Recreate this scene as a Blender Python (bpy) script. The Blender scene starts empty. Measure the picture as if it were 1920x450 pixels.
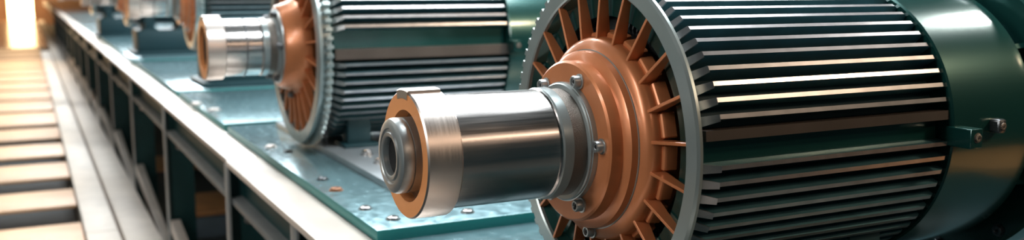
import bpy, bmesh, math, random
from mathutils import Vector, Matrix
random.seed(7)
C = bpy.context.scene
COL = C.collection
PI = math.pi

# ------------------------------------------------------------------ camera
W_PX, H_PX, F_PX = 1920.0, 450.0, 1781.0
CAM = Vector((0, 0, 1.96))
YAW = math.radians(26.96)                    # to the right of the row direction (+Y)
PITCH = math.atan(255.0 / F_PX)
FH = Vector((math.sin(YAW), math.cos(YAW), 0))
FWD = FH * math.cos(PITCH) + Vector((0, 0, -math.sin(PITCH)))
RGT = Vector((math.cos(YAW), -math.sin(YAW), 0))
UPV = RGT.cross(FWD)
cam_d = bpy.data.cameras.new('camera'); cam = bpy.data.objects.new('camera', cam_d); COL.objects.link(cam)
cam.matrix_world = Matrix(((RGT.x, UPV.x, -FWD.x, CAM.x), (RGT.y, UPV.y, -FWD.y, CAM.y), (RGT.z, UPV.z, -FWD.z, CAM.z), (0, 0, 0, 1)))
cam_d.sensor_width = 36; cam_d.lens = 36 * F_PX / W_PX
cam_d.clip_start = 0.05; cam_d.clip_end = 200
cam_d.dof.use_dof = True; cam_d.dof.focus_distance = 2.42; cam_d.dof.aperture_fstop = 1.9
C.camera = cam

# ------------------------------------------------------------------ exposure, world, lights
C.view_settings.view_transform = 'Standard'; C.view_settings.look = 'None'
C.view_settings.gamma = 1; C.view_settings.use_curve_mapping = False
C.view_settings.exposure = 0.08
w = bpy.data.worlds.new('hall_air'); C.world = w; w.use_nodes = True
w.node_tree.nodes['Background'].inputs[0].default_value = (0.22, 0.42, 0.46, 1)
w.node_tree.nodes['Background'].inputs[1].default_value = 0.06

def area(name, loc, target, sx, sy, power, col):
    d = bpy.data.lights.new(name, 'AREA'); d.shape = 'RECTANGLE'; d.size = sx; d.size_y = sy
    d.energy = power; d.color = col
    o = bpy.data.objects.new(name, d); COL.objects.link(o); o.location = loc
    o.rotation_euler = (Vector(target) - Vector(loc)).to_track_quat('-Z', 'Y').to_euler()
    return o
area('ceiling_lamp_light', (2.6, 2.7, 4.6), (1.8, 2.6, 1.2), 0.9, 2.4, 215, (0.93, 0.98, 1.0))
area('warm_strip_lamp_light', (2.4, -1.6, 3.7), (1.8, 2.2, 1.5), 5.0, 0.22, 30, (1.0, 0.68, 0.48))
area('left_lamp_light', (-2.6, 2.0, 3.4), (1.3, 2.4, 1.4), 0.6, 2.2, 82, (1.0, 0.95, 0.90))
area('round_lamp_light', (7.2, 2.3, 5.4), (2.5, 2.0, 1.6), 0.8, 0.7, 170, (1.0, 0.96, 0.92))
area('crate_fill_light', (5.0, -.6, 4.0), (5.2, .2, 0.0), 0.5, 0.5, 150, (1.0, 0.72, 0.48))  # unseen lamp added only to light the out-of-view crate
for i_, y_ in enumerate((6.3, 11, 16, 22, 30)):
    area('row_fill_light', (2.4, y_, 5.2), (2.0, y_ - .6, 1.0), 4.5, 1.2, (470, 400, 560, 700, 800)[i_], (0.93, 0.98, 1.0))  # unseen lamps, added so the plates reflect something bright
area('walkway_lamp_light', (-1.0, 24.0, 4.5), (-.6, 18.0, 0.0), 3.0, 12.0, 210, (1.0, 0.68, 0.38))
area('rail_fill_light', (-.9, 6.5, 3.6), (.7, 6.0, 0.9), 0.4, 5.0, 38, (1.0, 0.90, 0.80))  # unseen lamp added to brighten the rail
area('end_wall_fill_light', (-.5, 56.0, 2.5), (-.5, 59.9, 1.0), 3.0, 3.0, 260, (1.0, 0.62, 0.34))  # unseen light added to warm the end wall around the door

def at_depth(px, py, depth):
    return CAM + FWD * depth + RGT * ((px - 960) / F_PX * depth) + UPV * ((225 - py) / F_PX * depth)
def ray(px, py):
    return FWD + RGT * ((px - 960) / F_PX) + UPV * ((225 - py) / F_PX)
def on_z(px, py, z):
    r = ray(px, py); return CAM + r * ((z - CAM.z) / r.z)
def on_x(px, py, x):
    r = ray(px, py); return CAM + r * ((x - CAM.x) / r.x)

# ------------------------------------------------------------------ materials
def mat(name, col, metal=0.0, rough=0.5, coat=0.0, var=0.0, vscale=6.0, bump=0.0, bscale=(40, 40, 40), col2=None, rvar=0.0, emit=None):
    m = bpy.data.materials.new(name); m.use_nodes = True
    nt = m.node_tree; b = nt.nodes['Principled BSDF']
    b.inputs['Base Color'].default_value = (*col, 1); b.inputs['Metallic'].default_value = metal
    b.inputs['Roughness'].default_value = rough; b.inputs['Coat Weight'].default_value = coat
    b.inputs['Coat Roughness'].default_value = 0.12
    tc = nt.nodes.new('ShaderNodeTexCoord')
    if var or col2:
        n = nt.nodes.new('ShaderNodeTexNoise'); n.inputs['Scale'].default_value = vscale; n.inputs['Detail'].default_value = 6
        nt.links.new(tc.outputs['Object'], n.inputs['Vector'])
        r = nt.nodes.new('ShaderNodeValToRGB'); r.color_ramp.elements[0].position = .35; r.color_ramp.elements[1].position = .68
        c2 = col2 or tuple(c * (1 - var) for c in col)
        r.color_ramp.elements[0].color = (*c2, 1); r.color_ramp.elements[1].color = (*col, 1)
        nt.links.new(n.outputs['Fac'], r.inputs['Fac']); nt.links.new(r.outputs['Color'], b.inputs['Base Color'])
    if bump or rvar:
        mp = nt.nodes.new('ShaderNodeMapping'); mp.inputs['Scale'].default_value = bscale
        nt.links.new(tc.outputs['Object'], mp.inputs['Vector'])
        n = nt.nodes.new('ShaderNodeTexNoise'); n.inputs['Scale'].default_value = 1; n.inputs['Detail'].default_value = 5
        nt.links.new(mp.outputs['Vector'], n.inputs['Vector'])
        if bump:
            bp = nt.nodes.new('ShaderNodeBump'); bp.inputs['Strength'].default_value = bump; bp.inputs['Distance'].default_value = 0.002
            nt.links.new(n.outputs['Fac'], bp.inputs['Height']); nt.links.new(bp.outputs['Normal'], b.inputs['Normal'])
        if rvar:
            mr = nt.nodes.new('ShaderNodeMapRange'); mr.inputs['From Min'].default_value = .3; mr.inputs['From Max'].default_value = .7
            mr.inputs['To Min'].default_value = max(.02, rough - rvar); mr.inputs['To Max'].default_value = rough + rvar
            nt.links.new(n.outputs['Fac'], mr.inputs['Value']); nt.links.new(mr.outputs['Result'], b.inputs['Roughness'])
    if emit:
        b.inputs['Emission Color'].default_value = (*emit[0], 1); b.inputs['Emission Strength'].default_value = emit[1]
    return m
M = {
 'steel': mat('brushed_steel', (.56, .54, .53), 1, .22, bump=.02, bscale=(3, 110, 110), rvar=.05),
 'steel_pale': mat('turned_pale_steel', (.72, .66, .62), 1, .34, bump=.02, bscale=(200, 2, 2), rvar=.03),
 'steel_dark': mat('dark_steel', (.16, .17, .18), 1, .32, bump=.3, bscale=(160, 160, 160)),
 'knurl': mat('knurled_steel', (.22, .20, .18), 1, .34, bump=1.0, bscale=(420, 420, 420)),
 'orange': mat('copper_orange_enamel', (.74, .27, .11), .30, .34, coat=.3, var=.14, vscale=9, bump=.12, bscale=(30, 30, 30)),
 'orange_bright': mat('bright_orange_enamel', (1.0, .41, .15), .05, .36, coat=.2, var=.08),
 'rim': mat('grey_green_enamel', (.36, .43, .43), .55, .30, coat=.3, var=.08, vscale=5),
 'ringgrey': mat('grey_seal_enamel', (.36, .42, .43), .45, .32, coat=.3),
 'fin': mat('blue_grey_cast_fin', (.07, .19, .23), .45, .38, var=.25, vscale=14),
 'body': mat('dark_teal_cast_body', (.012, .045, .055), .3, .45),
 'green': mat('glossy_deep_green_enamel', (.008, .065, .058), .5, .26, coat=.6, var=.15, vscale=3, bump=.05, bscale=(4, 90, 90)),
 'black': mat('void_shade_black', (.004, .005, .006), 0, .8),
 'coil': mat('black_winding', (.05, .06, .065), .7, .35, bump=.8, bscale=(90, 300, 300)),
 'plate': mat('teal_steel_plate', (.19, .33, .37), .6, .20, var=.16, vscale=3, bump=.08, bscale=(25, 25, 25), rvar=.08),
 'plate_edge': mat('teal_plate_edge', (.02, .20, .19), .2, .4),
 'rail': mat('pale_painted_rail', (.70, .63, .57), .25, .36, var=.15, vscale=4, bump=.1, bscale=(8, 3, 8)),
 'rail_side': mat('grey_painted_channel', (.30, .33, .34), .3, .45, var=.15),
 'post': mat('dark_green_post_paint', (.010, .060, .062), .1, .5, var=.2),
 'slab': mat('warm_walkway_slab', (.55, .32, .17), 0, .46, var=.16, vscale=5, bump=.2, bscale=(6, 12, 12)),
 'kerb': mat('pale_concrete', (.74, .67, .60), 0, .55, var=.12, vscale=5, bump=.3, bscale=(30, 30, 30)),
 'pit': mat('dark_pit', (.02, .03, .033), 0, .55, var=.3),
 'landing': mat('polished_warm_floor', (.30,.20,.13), .2, .22, bump=.1, bscale=(3,3,3)),
 'fin_edge': mat('pale_metal_fin_edge', (.44,.44,.45), .85, .30, var=.2, vscale=20),
 'nut': mat('satin_grey_steel', (.50,.54,.55), .85, .38, bump=.05, bscale=(30,30,30)),
 'void': mat('bed_shade_dark', (.008,.011,.012), 0, .7),
 'bar': mat('brown_grey_bar', (.10,.085,.075), .5, .40, var=.2),
 'sole': mat('pale_steel_sole', (.42,.47,.50), .6, .30, var=.15),
 'floor': mat('dark_concrete_floor', (.045, .06, .065), 0, .6, var=.3, vscale=2),
 'wall': mat('dark_teal_wall', (.03, .075, .08), 0, .6, var=.3, vscale=1.2),
 'endwall': mat('warm_brown_wall', (.42, .25, .15), 0, .7, var=.2, vscale=1.0),
 'ceil': mat('ceiling_paint', (.10, .13, .14), 0, .8, var=.2),
 'glow': mat('lit_doorway_glass', (1, .8, .55), 0, .5, emit=((1.0, .66, .32), 16)),
 'ochre': mat('ochre_timber', (.55, .26, .10), 0, .6, var=.3),
 'crate': mat('blue_grey_crate_paint', (.13, .18, .22), .1, .5, var=.2),
 'rust': mat('rusty_bolt', (.36, .17, .09), .5, .5, var=.4, vscale=60),
 'lampwhite': mat('lamp_diffuser', (.9, .92, .95), 0, .5, emit=((.93, .98, 1), 2.0)),
}

# ------------------------------------------------------------------ mesh helpers
def obj(name, bm, m, parent=None, smooth=True, angle=32):
    bmesh.ops.recalc_face_normals(bm, faces=bm.faces)
    me = bpy.data.meshes.new(name); bm.to_mesh(me); bm.free()
    for x in (m if isinstance(m, (list, tuple)) else [m]): me.materials.append(x)
    if smooth:
        for p in me.polygons: p.use_smooth = True
        me.set_sharp_from_angle(angle=math.radians(angle))
    o = bpy.data.objects.new(name, me); COL.objects.link(o)
    if parent: o.parent = parent
    return o
def tag(o, label, cat, group=None, kind=None):
    o['label'] = label; o['category'] = cat
    if group: o['group'] = group
    if kind: o['kind'] = kind
    return o
def thing(name, label, cat, loc=(0, 0, 0), rz=0, group=None):
    o = bpy.data.objects.new(name, None); COL.objects.link(o); o.location = loc; o.rotation_euler = (0, 0, rz)
    o.empty_display_size = .1
    return tag(o, label, cat, group)
def struct(name, bm, m):
    o = obj(name, bm, m, smooth=False); o['kind'] = 'structure'; return o
def add_box(bm, x0, x1, y0, y1, z0, z1, bev=0.0, mi=0, T=None):
    b = bmesh.new(); bmesh.ops.create_cube(b, size=1)
    for v in b.verts:
        v.co = Vector(((x0 + x1) / 2 + v.co.x * (x1 - x0), (y0 + y1) / 2 + v.co.y * (y1 - y0), (z0 + z1) / 2 + v.co.z * (z1 - z0)))
    if bev: bmesh.ops.bevel(b, geom=list(b.edges), offset=bev, segments=2, affect='EDGES', profile=.5)
    merge(bm, b, mi, T); return bm
def merge(bm, b, mi=0, T=None):
    if T: b.transform(T)
    mp = {}
    for v in b.verts: mp[v] = bm.verts.new(v.co)
    for f in b.faces:
        nf = bm.faces.new([mp[v] for v in f.verts]); nf.material_index = mi or f.material_index
    b.free()
def box(x0, x1, y0, y1, z0, z1, bev=0.0): return add_box(bmesh.new(), x0, x1, y0, y1, z0, z1, bev)
def lathe(bm, prof, cz=0, cy=0, n=128, closed=True, mi=0, a0=0, a1=2 * PI):
    """revolve (x, r) points about the x axis through (cy, cz)"""
    full = abs(a1 - a0 - 2 * PI) < 1e-6
    steps = n if full else n + 1
    rings = []
    for k in range(steps):
        a = a0 + (a1 - a0) * k / n
        rings.append([bm.verts.new((x, cy + r * math.cos(a), cz + r * math.sin(a))) for x, r in prof])
    m = len(prof)
    for k in range(n):
        A = rings[k]; B = rings[(k + 1) % steps]
        for i in range(m if closed else m - 1):
            j = (i + 1) % m
            f = bm.faces.new((A[i], A[j], B[j], B[i])); f.material_index = mi
    if not full and closed:
        bm.faces.new(rings[0]); bm.faces.new(rings[-1])
    return bm
def solid(prof, cz=0, cy=0, n=128):
    """profile from axis to axis"""
    bm = bmesh.new(); lathe(bm, prof, cz, cy, n, closed=False)
    bmesh.ops.remove_doubles(bm, verts=bm.verts, dist=1e-6); return bm
def prism(bm, pts, thick, O, U, V, N, mi=0):
    """polygon pts (u,v) in plane O+uU+vV, extruded +-thick/2 along N"""
    lo = [bm.verts.new(O + U * u + V * v - N * (thick / 2)) for u, v in pts]
    hi = [bm.verts.new(O + U * u + V * v + N * (thick / 2)) for u, v in pts]
    fs = [bm.faces.new(lo[::-1]), bm.faces.new(hi)]
    for i in range(len(pts)):
        j = (i + 1) % len(pts); fs.append(bm.faces.new((lo[i], lo[j], hi[j], hi[i])))
    for f in fs: f.material_index = mi
    return bm
X_, Y_, Z_ = Vector((1, 0, 0)), Vector((0, 1, 0)), Vector((0, 0, 1))
def radial(bm, ang, ha, pts, thick, mi=0):
    """plate in the plane holding the axis; pts are (x, r); angle 0 faces the camera side (-Y), positive up"""
    R = Vector((0, -math.cos(ang), math.sin(ang))); T = Vector((0, math.sin(ang), math.cos(ang)))
    return prism(bm, pts, thick, Vector((0, 0, ha)), X_, R, T, mi)

# ------------------------------------------------------------------ the setting
struct('floor', box(-5, 10, -3, 61, -.4, -.3), M['floor'])
struct('floor_end', box(-5, .54, 33.2, 60, -.3, 0), M['landing'])
struct('wall_back', box(-5, 10, 60, 60.3, -.3, 6), M['endwall'])
struct('wall_left', box(-5.3, -5, -3, 60.3, -.3, 6), M['wall'])
struct('wall_right', box(10, 10.3, -3, 60.3, -.3, 6), M['wall'])
struct('ceiling', box(-5.3, 10.3, -3, 60.3, 6, 6.2), M['ceil'])

# ------------------------------------------------------------------ motors
def hexbolt(name, parent, x, y, z, r, h, m, axis='x'):
    """round-headed socket bolt, head towards -x (or +z)"""
    bm = solid([(0, 0), (0, r * .0), (0, r * 1.25), (-h * .18, r * 1.25), (-h * .2, r * .98), (-h * .85, r * .98), (-h, r * .85), (-h, r * .62), (-h * .8, r * .55), (-h * .8, 0)], n=24)
    b2 = bmesh.new()
    prism(b2, [(.36 * r * math.cos(k * PI / 3), .36 * r * math.sin(k * PI / 3)) for k in range(6)], h * .1, Vector((-h * .80, 0, 0)), Y_, Z_, X_)
    merge(bm, b2, 1)  # black hex stands for the shade in the socket
    o = obj(name, bm, [m, M['black']], parent)
    if axis == 'z': o.rotation_euler = (0, PI / 2, 0)
    o.location = (x, y, z); return o

def make_motor(label, at, ztop, R, Rb, L, sl, nfin, nblade=22, nteeth=72, detail=True, group='electric motors along the bench', gap=None, shaft_r=.143, ha_axis=None, key=True, far_teeth=False, grey_face=False, bar_low=False):
    """at: world centre of the rim; ztop: surface the feet stand on"""
    t = thing('electric_motor', label, 'motor', (at.x, at.y, ztop), 0, group)
    h = at.z - ztop
    N = 128 if detail else 72
    s = R / .45
    # rim
    ri = (.89 if far_teeth else .872) * R
    bm = bmesh.new()
    lathe(bm, [(.004, ri), (0, ri + .004), (0, R - .006), (.006, R), (.014, R), (.014, ri)], h, n=N)
    obj('rim', bm, M['rim'], t)
    bm = bmesh.new()
    if not far_teeth: lathe(bm, [(.016, ri), (.016, R * .955), (.066, R * .955), (.066, ri)], h, n=N)
    for k in range(nteeth):
        a = 2 * PI * (k + .5) / nteeth
        Rv = Vector((0, math.cos(a), math.sin(a))); Tv = Vector((0, -math.sin(a), math.cos(a)))
        if far_teeth and not (math.cos(a) > -.25): continue
        wd = 2 * PI * R / nteeth * .24
        if far_teeth:
            prism(bm, [(R * .97, -wd), (R * 1.012, -wd), (R * 1.012, wd), (R * .97, wd)], .013, Vector((.008, 0, h)), Rv, Tv, X_); continue
        prism(bm, [(R * .95, -wd), (R * 1.026, -wd * .8), (R * 1.026, wd * .8), (R * .95, wd)], .032, Vector((.05, 0, h)), Rv, Tv, X_)
    obj('toothed_ring', bm, [M['rim'], M['body']], t, angle=20)
    # hub stack
    HX = -.086
    bm = solid([(HX, .0), (HX, .208), (HX + .005, .214), (-.048, .214), (-.044, .228), (-.038, .238), (-.018, .240), (-.016, .246),
                (-.012, .262), (-.002, .272), (.008, .276), (.03, .276), (.045, .262), (.11, .26), (.11, 0)] if not grey_face else
               [(HX, 0), (HX, .200), (HX + .008, .210), (-.03, .228), (-.01, .244), (.02, .252), (.04, .250), (.05, .24), (.11, .24), (.11, 0)], h, n=N)
    obj('hub', bm, M['orange'], t)
    bm = bmesh.new(); lathe(bm, [(-.020, .236), (-.020, .2425), (-.014, .2425), (-.014, .236)], h, n=N)
    if not grey_face: obj('hub_band', bm, M['ringgrey'], t)
    else: bm.free()
    if grey_face:
        bm = bmesh.new(); lathe(bm, [(HX - .012, .12), (HX - .012, .186), (HX - .006, .192), (HX + .004, .192), (HX + .004, .12)], h, n=N)
        obj('hub_face', bm, M['nut'], t); HX -= .014
    # blades
    for k in range(nblade):
        a = 2 * PI * (k + .38) / nblade
        bm = bmesh.new()
        r0, r1 = (.262 if not grey_face else .235), ri + .004
        radial(bm, a, h, [(-.004, r0), (.004, r1), (.026, r1), (.040, r0)], .0085)
        if detail: bmesh.ops.bevel(bm, geom=list(bm.edges), offset=.0012, segments=1, affect='EDGES')
        obj('fan_blade', bm, M['orange'], t, angle=20)
    # hub teeth (little orange pockets between blades)
    if detail and not grey_face:
        for k in range(nblade):
            a = 2 * PI * (k + .38 + .5) / nblade
            bm = bmesh.new(); radial(bm, a, h, [(.024, .255), (.024, .284), (.030, .288), (.062, .292), (.062, .255)], .064)
            bmesh.ops.bevel(bm, geom=list(bm.edges), offset=.003, segments=1, affect='EDGES')
            obj('hub_block', bm, M['orange'], t, angle=20)
    # windings behind the fan
    rs = min(ri, Rb - .074 * s)
    bm = bmesh.new(); lathe(bm, [(.10, .05), (.10, rs), (.112, rs), (.112, .05)], h, n=64)
    obj('void_shade_disc', bm, M['black'], t)  # black disc painted as the shade behind the fan
    bm = bmesh.new()
    if detail: lathe(bm, [(.088, rs - .045 * s), (.088, rs - .006), (.099, rs - .006), (.099, rs - .045 * s)], h, n=64)
    for k in range(96 if detail else 0):
        a = 2 * PI * k / 96
        if (k // 4) % 3 == 0: continue
        radial(bm, a, h, [(.09, rs - .05 * s), (.078, rs - .03 * s), (.084, rs - .004), (.098, rs - .004)], .006)
    if detail: obj('winding', bm, M['coil'], t)
    else: bm.free()
    # bolts on hub
    for k, (a, rr, bx) in enumerate([(math.radians(68), .143 * 1.25, HX), (math.radians(4), .178, HX), (math.radians(-62), .178, HX), (math.radians(-85), .250, -.014), (math.radians(128), .178, HX), (math.radians(-118), .178, HX)]):
        rr = max(rr, .178) if bx < -.05 else rr
        hexbolt('hub_bolt', t, bx, -rr * math.cos(a), h + rr * math.sin(a), .0160, .024, M['steel_dark'] if grey_face else M['nut'])
    # shaft train
    sr = shaft_r
    x0 = -sl + .04                                   # collar front face
    xc = x0 + .09                                    # collar back
    bm = solid([(x0 + .03, 0), (x0 + .03, sr - .003), (xc, sr), (-.186, sr), (-.182, sr - .004), (-.178, sr), (-.178, 0)], h, n=N)
    obj('shaft', bm, M['steel'], t)
    if not key:
        bm = bmesh.new(); lathe(bm, [(xc + .10, sr), (xc + .10, sr + .0035), (xc + .106, sr + .0035), (xc + .106, sr)], h, n=N)
        obj('shaft_band', bm, M['steel_dark'], t)
    bm = bmesh.new(); lathe(bm, [(-.178, .10), (-.178, sr + .001), (-.174, sr + .004), (-.148, sr + .004), (-.146, sr), (-.146, .10)], h, n=N)
    obj('spacer_ring', bm, M['ringgrey'], t)
    bm = bmesh.new(); lathe(bm, [(-.145, .10), (-.145, sr - .003), (-.108, sr - .001), (-.108, .10)], h, n=N)
    obj('knurled_band', bm, M['knurl'], t)
    bm = bmesh.new(); lathe(bm, [(-.108, .10), (-.108, sr + .010), (-.105, sr + .013), (-.101, sr + .013), (-.100, sr + .016), (-.084, sr + .016), (-.084, .10)], h, n=N)
    obj('seal_ring', bm, M['ringgrey'], t)
    # collar : steel outside, orange face with an off-centre recess
    Rc = sr + .0145; rr_ = .113; off = .009
    bm = bmesh.new(); n = N
    ring = []
    for k in range(n):
        a = 2 * PI * k / n; c, s_ = math.cos(a), math.sin(a)
        P = [(x0, rr_, 1), (x0, Rc - .004, 0), (x0 + .004, Rc, 0), (xc - .004, Rc, 0), (xc, Rc - .004, 0), (xc, sr - .004, 0), (x0 + .045, sr - .03, 0), (x0 + .045, rr_ - .004, 1)]
        ring.append([bm.verts.new((x, r * c - off * q, h + r * s_ - off * .1 * q)) for x, r, q in P])
    for k in range(n):
        A, B = ring[k], ring[(k + 1) % n]
        for i in range(8):
            j = (i + 1) % 8
            f = bm.faces.new((A[i], A[j], B[j], B[i])); f.material_index = 1 if i in (0, 6, 7) else 0
    col = obj('collar', bm, [M['steel_pale'], M['orange_bright']], t)
    # raised key lump on the top of the collar
    bm = bmesh.new()
    a = math.radians(97)
    lathe(bm, [(x0 - .002, Rc - .018), (x0 - .002, Rc + .002), (x0 + .003, Rc + .006), (xc - .006, Rc + .006), (xc - .003, Rc - .004), (x0 + .02, Rc - .018)], h, n=14, a0=math.radians(74), a1=math.radians(101))
    obj('clamp_shoe', bm, M['steel_pale'], col)
    # lock nut
    xn = -sl
    rn = .093
    bm = bmesh.new()
    lathe(bm, [(xn + .05, .044), (xn + .010, .045), (xn + .002, .048), (xn, .052), (xn, .058), (xn + .005, .061), (xn + .005, .066), (xn + .001, .069), (xn + .002, .082), (xn + .006, rn - .003), (xn + .014, rn), (xn + .030, rn), (xn + .031, rn - .003), (xn + .034, rn - .003), (xn + .035, rn), (x0 + .05, rn), (x0 + .05, .044)], h, n=N)
    if key: obj('lock_nut', bm, M['nut'], t)
    else: bm.free()
    xp, rp = (xn + .016, .0455) if key else (x0 + .022, .1165)
    bm = bmesh.new(); lathe(bm, [(xp, .0), (xp, rp), (xp + .004, rp), (xp + .004, .0)], h, n=48)
    obj('bore_shade_disc', bm, M['black'], t)  # black disc painted as the shade inside the bore
    # body
    xb0, xb1 = (.044 if far_teeth else .068), L
    bm = bmesh.new(); lathe(bm, [(xb0, Rb - .07 * s), (xb0, Rb - .06 * s), (xb1 + .01, Rb - .06 * s), (xb1 + .01, .1), (xb0 + .08, .1), (xb0 + .08, Rb - .07 * s)], h, n=N)
    obj('body', bm, M['body'], t)
    bm = bmesh.new()
    if far_teeth: lathe(bm, [(.012, ri + .002), (.012, Rb + .010), (xb0 - .010, Rb + .010), (xb0 - .006, Rb + .006), (xb0 - .002, Rb - .02), (xb0 + .006, Rb - .03), (xb0 + .006, Rb - .075), (xb0 - .004, Rb - .075), (xb0 - .006, Rb - .02)], h, n=N)
    else: lathe(bm, [(xb0, Rb - .08 * s), (xb0, Rb - .012 * s), (xb0 + .012, Rb - .018 * s), (xb0 + .012, Rb - .08 * s)], h, n=N)
    obj('front_flange', bm, M['green'], t)
    step = 2 * PI / nfin
    for k in range(nfin):
        a = step * (k + .5) - PI
        d = math.degrees(a)
        if gap and gap[0] < d < gap[1]: continue
        bm = bmesh.new(); th = .0115 * s
        rb = Rb - .064 * s
        radial(bm, a, h, [(xb0 + .008, rb), (xb0 + .060 * s, Rb), (xb1 - .012, Rb), (xb1 + .004, Rb - .01), (xb1 + .004, rb)], th)
        bm.faces.ensure_lookup_table()
        for f_ in list(bm.faces)[3:5]: f_.material_index = 1  # outer edge faces take the paler metal
        # slanted end tab, bent down from the fin
        R_ = Vector((0, -math.cos(a), math.sin(a))); T_ = Vector((0, math.sin(a), math.cos(a))) * -1
        p0 = Vector((xb0 + .006, 0, h)) + R_ * (rb + .012 * s); p1 = Vector((xb0 + .062 * s, 0, h)) + R_ * (Rb + .0005)
        Dv = (p1 - p0); ln = Dv.length; Dv = Dv / ln
        prism(bm, [(0, -th / 2), (ln, -th / 2), (ln, .011 * s), (ln * .35, .019 * s), (0, .017 * s)], .004, p0, Dv, T_, Dv.cross(T_), mi=1)
        obj('cooling_fin', bm, [M['fin'], M['fin_edge']], t, smooth=False)
    if gap:
        am = math.radians((gap[0] + gap[1]) / 2); aw = math.radians(gap[1] - gap[0]) / 2
        bm = bmesh.new()
        # thick bar at the gap's upper edge and a flat pad under it
        R_ = Vector((0, -math.cos(am), math.sin(am))); T_ = Vector((0, math.sin(am), math.cos(am))) * (-1 if bar_low else 1)
        hw = Rb * math.sin(aw) * 1.12
        O_ = Vector(((xb0 + xb1) / 2 + .008, 0, h))
        prism(bm, [(Rb * .80, -hw), (Rb * .89, -hw), (Rb * .89, hw * .6), (Rb * .80, hw * .6)], xb1 - xb0 - .03, O_, R_, T_, X_)
        obj('side_pad', bm, M['green'], t, smooth=False)
        bm = bmesh.new()
        prism(bm, [(Rb * .80, hw * .2), (Rb * .99, hw * .24), (Rb * .99, hw * .82), (Rb * .80, hw * .86)], xb1 - xb0 - .02, O_, R_, T_, X_)
        obj('side_bar', bm, M['bar'], t, smooth=False)
    # end shield band
    bl = .35 * s
    Re = Rb + .008
    bm = bmesh.new(); lathe(bm, [(xb1, Rb - .10 * s), (xb1, Re - .005), (xb1 + .005, Re), (xb1 + bl - .01, Re), (xb1 + bl, Re - .01), (xb1 + bl, Rb - .10 * s)], h, n=N)
    obj('end_shield', bm, M['green'], t)
    bm = solid([(xb1 + bl - .01, 0), (xb1 + bl - .01, Re * .86), (xb1 + bl + .07, Re * .80), (xb1 + bl + .09, Re * .7), (xb1 + bl + .09, 0)], h, n=N)
    obj('fan_cover', bm, M['body'], t)
    Rr = min(Re * 1.16, h - .004)
    bm = bmesh.new(); lathe(bm, [(xb1 + bl + .06, .2), (xb1 + bl + .06, Rr - .01), (xb1 + bl + .07, Rr), (xb1 + bl + .16, Rr), (xb1 + bl + .17, Rr - .01), (xb1 + bl + .17, .2)], h, n=N)
    rf = obj('rear_flange', bm, M['green'], t)
    for k in range(12):
        a = math.radians(9 + 30 * k)
        q = hexbolt('flange_bolt', rf, xb1 + bl + .06, -(Rr - .035) * math.cos(a), h + (Rr - .035) * math.sin(a), .016, .012, M['steel_dark'])
    for k in range(6):
        a = math.radians(35 + 60 * k)
        bm = bmesh.new(); radial(bm, a, h, [(xb1 + bl - .03, Re - .012), (xb1 + bl + .065, Re * 1.0), (xb1 + bl + .065, Re * .8), (xb1 + bl - .03, Re * .8)], .016)
        obj('stiffener', bm, M['green'], t, smooth=False)
    # lugs on the band
    if detail:
        a = math.radians(.5)
        T = Matrix.Translation((0, 0, h)) @ Matrix.Rotation(-a, 4, 'X')
        b = bmesh.new(); add_box(b, xb1 - .012, xb1 + .034, -Re - .066, -Re + .03, -.030, .024, bev=.003, T=T)
        lug = obj('lug', b, M['green'], t, angle=20)
        q = hexbolt('lug_bolt', lug, xb1 + .014, *(T @ Vector((0, -Re - .065, -.001)))[1:], .0115, .006, M['knurl']); q.rotation_euler = (0, 0, PI / 2)
        b = bmesh.new(); add_box(b, xb1 + .150, xb1 + .182, -Re - .030, -Re + .02, -.004, .036, bev=.007, T=T)
        lug = obj('lug', b, M['steel_dark'], t, angle=20)
        q = hexbolt('lug_bolt', lug, xb1 + .166, *(T @ Vector((0, -Re - .029, .016)))[1:], .011, .004, M['knurl']); q.rotation_euler = (0, 0, PI / 2)
    else:
        hexbolt('side_bolt', t, xb1 + .06, -Re - .01, h + .03, .02, .03, M['steel_pale'])
    # feet
    for fx in (xb0 + .12, xb1 - .22):
        for sy in (-1, 1):
            yy = sy * Rb * .55
            z1 = h - math.sqrt(max(.01, (Rb - .05 * s) ** 2 - (Rb * .55) ** 2)) + .03
            b = box(fx, fx + .12, yy - .05, yy + .05, 0, max(.02, z1), .004)
            add_box(b, fx - .03, fx + .15, yy - .09, yy + .09, 0, .018, .003)
            obj('foot', b, M['body'], t)
    return t

DECK, PTOP = 1.070, 1.112
c1 = at_depth(1114, 260, 2.57)
z1 = PTOP + .02
m1 = make_motor('nearest and largest electric motor with steel shaft pointing left, copper orange hub and grey rim',
                c1, DECK - .12 + .027, .45, .405, .90, .585, 62, gap=(-.5, 10.5), far_teeth=True)
c2 = at_depth(549, 86, 4.93)
m2 = make_motor('second electric motor, blurred behind the nearest one, with toothed rim and dark horizontal fins',
                c2, PTOP + .03, .508, .48, 1.02, .492, 64, gap=(-6, 13), key=False, nteeth=76, grey_face=True, bar_low=True)
c3 = at_depth(352, -2, 8.0)
m3 = make_motor('third electric motor in the row, heavily blurred, its orange hub at the top edge',
                c3, PTOP + .25, .42, .40, .8, .52, 56, nteeth=60, detail=False, key=False)
c4 = at_depth(232, -14, 11.5)
m4 = make_motor('fourth electric motor in the row, small blurred copper and steel shape at top edge',
                c4, PTOP + .3, .40, .38, .8, .52, 48, nteeth=48, detail=False, key=False)
c5 = at_depth(168, -18, 15.5)
m5 = make_motor('farthest electric motor in the row, tiny and blurred beside the top of the rail',
                c5, PTOP + .3, .40, .38, .8, .52, 48, nteeth=48, detail=False, key=False)
# pedestals
for c, lab in ((c3, 'third'), (c4, 'fourth'), (c5, 'farthest')):
    top = PTOP + (.25 if c is c3 else .3)
    b = box(c.x + .10, c.x + .9, c.y - .30, c.y + .30, PTOP, top, .01)
    add_box(b, c.x + .04, c.x + .96, c.y - .36, c.y + .36, PTOP, PTOP + .04, .005)
    tag(obj('pedestal', b, M['body']), 'low dark pedestal under the %s electric motor' % lab, 'pedestal', 'motor pedestals')

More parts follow.
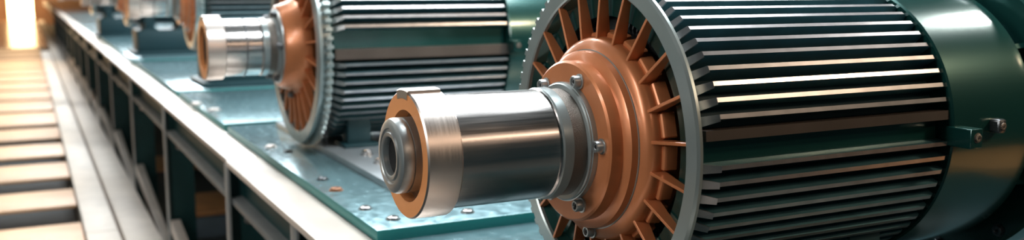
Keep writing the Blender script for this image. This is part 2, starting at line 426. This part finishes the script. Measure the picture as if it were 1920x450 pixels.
# ------------------------------------------------------------------ bench with rail, posts and braces
XL, XR = .868, 1.038
bench = thing('machine_bench', 'long steel bench with pale top rail, channel side and dark green posts', 'bench', (XL, 2.0, 0))
def bobj(name, b, m, **k):
    b.transform(Matrix.Translation((-XL, -2.0, 0))); return obj(name, b, m, bench, **k)
YE = 59.0
yj = on_x(427, 291, XL).y
bobj('deck', box(XR, 3.2, 1.3, 2.72, DECK - .18, DECK - .12, .0), M['body'], smooth=False)  # near deck coloured dark so the fins reflect less light
bobj('deck', box(XR, 4.6, 2.72, YE, DECK - .06, DECK, .0), M['plate'], smooth=False)
bobj('top_rail', box(XL - .012, XR - .001, -1.5, yj, DECK - .028, DECK, .004), M['rail'])
bobj('top_rail', box(XL, XR - .001, yj + .01, YE, DECK - .028, DECK, .004), M['rail'])
bobj('channel_web', box(XL + .075, XL + .09, -1.5, YE, DECK - .26, DECK - .028, 0), M['post'], smooth=False)
bobj('bottom_flange', box(XL + .015, XL + .10, -1.5, YE, DECK - .235, DECK - .20, .004), M['rail_side'])
# posts
base = yj
ys = [on_x(557, 415, XL).y, base]
ysp = on_x(307, 200, XL).y - base
k = 1
while base + ysp * k < 40 and k < 30:
    ys.append(base + ysp * k); k += 1
for i, y in enumerate(ys):
    b = bmesh.new()
    add_box(b, XL + .006, XL + .20, y + .045, y + .057, -.3, DECK - .03)      # cross web, dark
    p = bobj('post', b, M['post'], smooth=False)
    b = box(XL - .004, XL + .008, y, y + .10, -.3, DECK - .03, .002)
    b.transform(Matrix.Translation((-XL, -2.0, 0))); f = obj('front_flange', b, M['rail_side'], p)
    for zz in (DECK - .20, DECK - .33):
        q = hexbolt('post_bolt', p, XL + .10 - XL, y + .045 - 2.0, zz, .018, .025, M['steel_pale']); q.rotation_euler = (0, 0, PI / 2)
# foot braces, each falling from one post towards the next nearer post
for i in range(1, len(ys) - 1):
    y0, y1_ = ys[i], ys[i + 1]
    b = bmesh.new()
    prism(b, [(y1_ - .01, .10), (y1_ - .01, .19), (y0 + .11, -.20), (y0 + .11, -.29)], .07, Vector((XL + .04, 0, 0)), Y_, Z_, X_)
    bobj('foot_brace', b, M['rail'], smooth=False)

# ------------------------------------------------------------------ mounting plates with bolts
def plate(y0, y1, lab, bolts, z1=PTOP, xs=0, z0=None):
    mt = M['plate']
    if z0 is not None: z1 = z0 + .027; mt = M['body']  # near plate darkened to cut its reflection in fins and band
    else: z0 = DECK
    t = thing('mounting_plate', lab, 'plate', (XR, y0, z0), 0, 'teal mounting plates on the bench')
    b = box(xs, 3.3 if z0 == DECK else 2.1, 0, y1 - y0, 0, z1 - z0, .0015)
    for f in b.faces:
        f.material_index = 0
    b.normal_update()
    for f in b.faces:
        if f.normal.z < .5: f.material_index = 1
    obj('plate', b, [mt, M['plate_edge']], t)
    for (px, py, mm, r) in bolts:
        p = on_z(px, py, z1)
        hexbolt('plate_bolt', t, p.x - XR, p.y - y0, z1 - z0, r, r * .5, M[mm], axis='z')
    return t
pc = on_z(712, 432, PTOP)
YP = pc.y
plate(1.35, 2.70, 'dark teal mounting plate under the nearest motor, below the bottom edge', [], xs=.25, z0=DECK - .12)
plate(YP, YP + 2.75, 'teal mounting plate with scattered bolts under the second motor',
      [(605, 337, 'steel_dark', .022), (630, 357, 'rust', .024), (685, 392, 'steel', .022), (737, 411, 'steel', .022), (877, 398, 'steel', .022), (508, 276, 'steel_pale', .024),
       (540, 285, 'steel_dark', .02)])
plate(YP + 2.85, YP + 4.75, 'pale teal mounting plate beyond the second motor, left of its shaft', [(368, 196, 'steel_pale', .035), (402, 208, 'steel_pale', .035)])
plate(YP + 4.88, YP + 8.2, 'blurred mounting plate under the third motor', [])
plate(YP + 8.4, YP + 14.5, 'farthest blurred mounting plate, under the fourth motor', [])
# sole plate under motor 2
px = c2.x + .072
t = thing('sole_plate', 'raised grey steel sole plate under the second motor body', 'plate', (px, YP, PTOP), 0)
obj('sole', box(0, 2.2, .45, 2.6, 0, .03, .003), M['sole'], t)
for (qx, qy) in ((688, 290), (712, 306)):
    p = on_z(qx, qy, PTOP + .03); hexbolt('plate_bolt', t, p.x - px, p.y - YP, .03, .024, .022, M['steel'], axis='z')

# ------------------------------------------------------------------ walkway, kerb
xw = .295
edge = [397, 341, 300, 264, 237]
def wy(py): return on_z(0, py, 0).y
yb = [wy(p) for p in edge]                    # near edges of the light slabs
per = (yb[-1] - yb[0]) / 4
y0 = yb[0] - 2 * per
labs = []
k = 0; y = y0; n = 0
proto = None
while y < 32.3:
    p_ = per if y < yb[-1] else per * 1.2
    ln = p_ * ({0: .48, 1: .49, 2: .53, 3: .63, 4: .65, 5: .69}.get(n, .72) if y < yb[-1] else .82)
    o = obj('walkway_slab', box(0, 3.4, 0, ln, -.03, 0, .005), M['slab'])
    o.location = (xw - 3.4, y, 0)
    if n <= 1: L_ = 'warm beige walkway slab cut by the bottom edge of the picture' if n == 1 else 'nearest walkway slab, below the picture'
    elif n <= 7: L_ = 'warm beige walkway slab, %s up from the bottom left corner' % ['', '', 'second', 'third', 'fourth', 'fifth', 'sixth', 'seventh'][n]
    else: L_ = 'narrow glowing walkway slab in the far blurred stretch towards the bright doorway'
    tag(o, L_, 'slab', 'slabs of the walkway')
    y += p_; n += 1
tag(obj('walkway_pit', box(-3.1, .57, 1.0, 33.1, -.30, -.22), M['void'], smooth=False), 'dark bed below the walkway slabs', 'walkway bed')  # near-black colour stands for the shade in the slab gaps
# kerb stones
yk = on_z(170, 440, 0).y; yk2 = on_z(156, 320, 0).y; kp = yk2 - yk
for i in range(-1, 9):
    a = yk + kp * i
    if a > 30: break
    o = obj('kerb_stone', box(xw + .012, .545, a + .008, min(33, a + kp - .008), -.19, .02, .008), M['kerb'])
    o_l = ['nearest', 'first', 'second', 'third', 'fourth', 'fifth', 'sixth', 'seventh', 'eighth', 'ninth'][i + 1]
    tag(o, ('pale kerb stone crossing the bottom edge beside the walkway' if i == -1 else 'pale kerb stone beside the walkway, %s whole one from the bottom' % ['first', 'second', 'third', 'fourth', 'fifth', 'sixth', 'seventh', 'eighth', 'ninth'][i]), 'kerb', 'kerb stones')
tag(obj('footing', box(.575, XL - .035, 1.0, 58, -.3, 0, .006), M['kerb']), 'pale concrete footing strip carrying the bench posts', 'footing')

# ------------------------------------------------------------------ things stored under the bench
def crate(px, py, w_, d_, h_, X, lab, lid=True):
    p = on_x(px, py, X)
    z = max(-.0, p.z - h_)
    t = thing('storage_crate', lab, 'crate', (X, p.y, -.3), 0, 'crates under the bench')
    top = p.z + .3
    obj('crate_body', box(0, w_, 0, d_, 0, top - .04, .006), M['crate'], t)
    if lid: obj('timber_lid', box(-.02, w_ + .02, -.02, d_ + .02, top - .04, top, .004), M['ochre'], t)
crate(352, 400, .9, .8, .5, XL + .30, 'blue grey crate with ochre timber lid under the bench, between two front posts')
crate(284, 318, .8, .9, .5, XL + .35, 'blue grey crate with ochre lid farther back under the bench')

# ------------------------------------------------------------------ far glowing doorway
def on_y(px, py, y):
    r = ray(px, py); return CAM + r * ((y - CAM.y) / r.y)
dx0, dx1 = on_y(14, 0, 59.9).x, on_y(60, 0, 59.9).x
o = struct('door_1', box(dx0, dx1, 59.93, 59.99, 0.0, 3.2), M['glow'])
b = bmesh.new()
add_box(b, dx0 - .12, dx0, 59.88, 60, 0, 3.32, .01); add_box(b, dx1, dx1 + .12, 59.88, 60, 0, 3.32, .01); add_box(b, dx0 - .12, dx1 + .12, 59.88, 60, 3.2, 3.32, .01)
struct('trim_1', b, M['endwall'])

# ------------------------------------------------------------------ lamp housings at the lights, the added fills included
def lampbox(x, y, sx, sy, z, lab):
    t = thing('ceiling_lamp', lab, 'lamp', (x, y, z), 0, 'ceiling lamps')
    obj('housing', box(-sx / 2 - .05, sx / 2 + .05, -sy / 2 - .05, sy / 2 + .05, 0, .08, .01), M['rail_side'], t)
    for qx in (-sx / 3, sx / 3): obj('hanger', box(qx - .01, qx + .01, -.01, .01, .08, 6 - z), M['steel_dark'], t, smooth=False)
lampbox(2.6, 2.7, 0.9, 2.4, 4.66, 'small ceiling lamp above the nearest motor')
lampbox(2.4, -1.6, 5.0, .22, 3.76, 'thin warm strip lamp behind the camera')
lampbox(7.2, 2.3, .8, .7, 5.46, 'small square lamp high to the right of the nearest motor')
lampbox(5.0, -.6, .5, .5, 4.06, 'small unseen warm lamp added to light the reflection crate')
lampbox(-2.6, 2.0, .6, 2.2, 3.46, 'narrow lamp over the near end of the walkway')
lampbox(-.9, 6.5, .4, 5.0, 3.66, 'long narrow unseen lamp added to brighten the bench rail')
for i_, y_ in enumerate((6.3, 11, 16, 22, 30)):
    lampbox(2.4, y_, 4.5, 1.2, 5.26, 'wide unseen lamp added across the bench for reflections, %s from the camera' % ['first', 'second', 'third', 'fourth', 'fifth'][i_])
b = bmesh.new()
for k in range(5): add_box(b, -.9, .9, -.7, -.68, .02 + k * .19, .20 + k * .19, .004)
add_box(b, -.88, .88, -.68, .66, 0, .97, .01)
for qx in (-.86, 0, .86): add_box(b, qx - .05, qx + .05, -.72, -.70, 0, .99, .003)
o = tag(obj('added_reflection_crate', b, M['ochre']), 'unseen ochre crate added right of the camera for a warm reflection', 'crate'); o.location = (5.4, .1, -.3); o.scale = (1, 1, .6)  # unseen crate, added for the warm reflection on the motor band
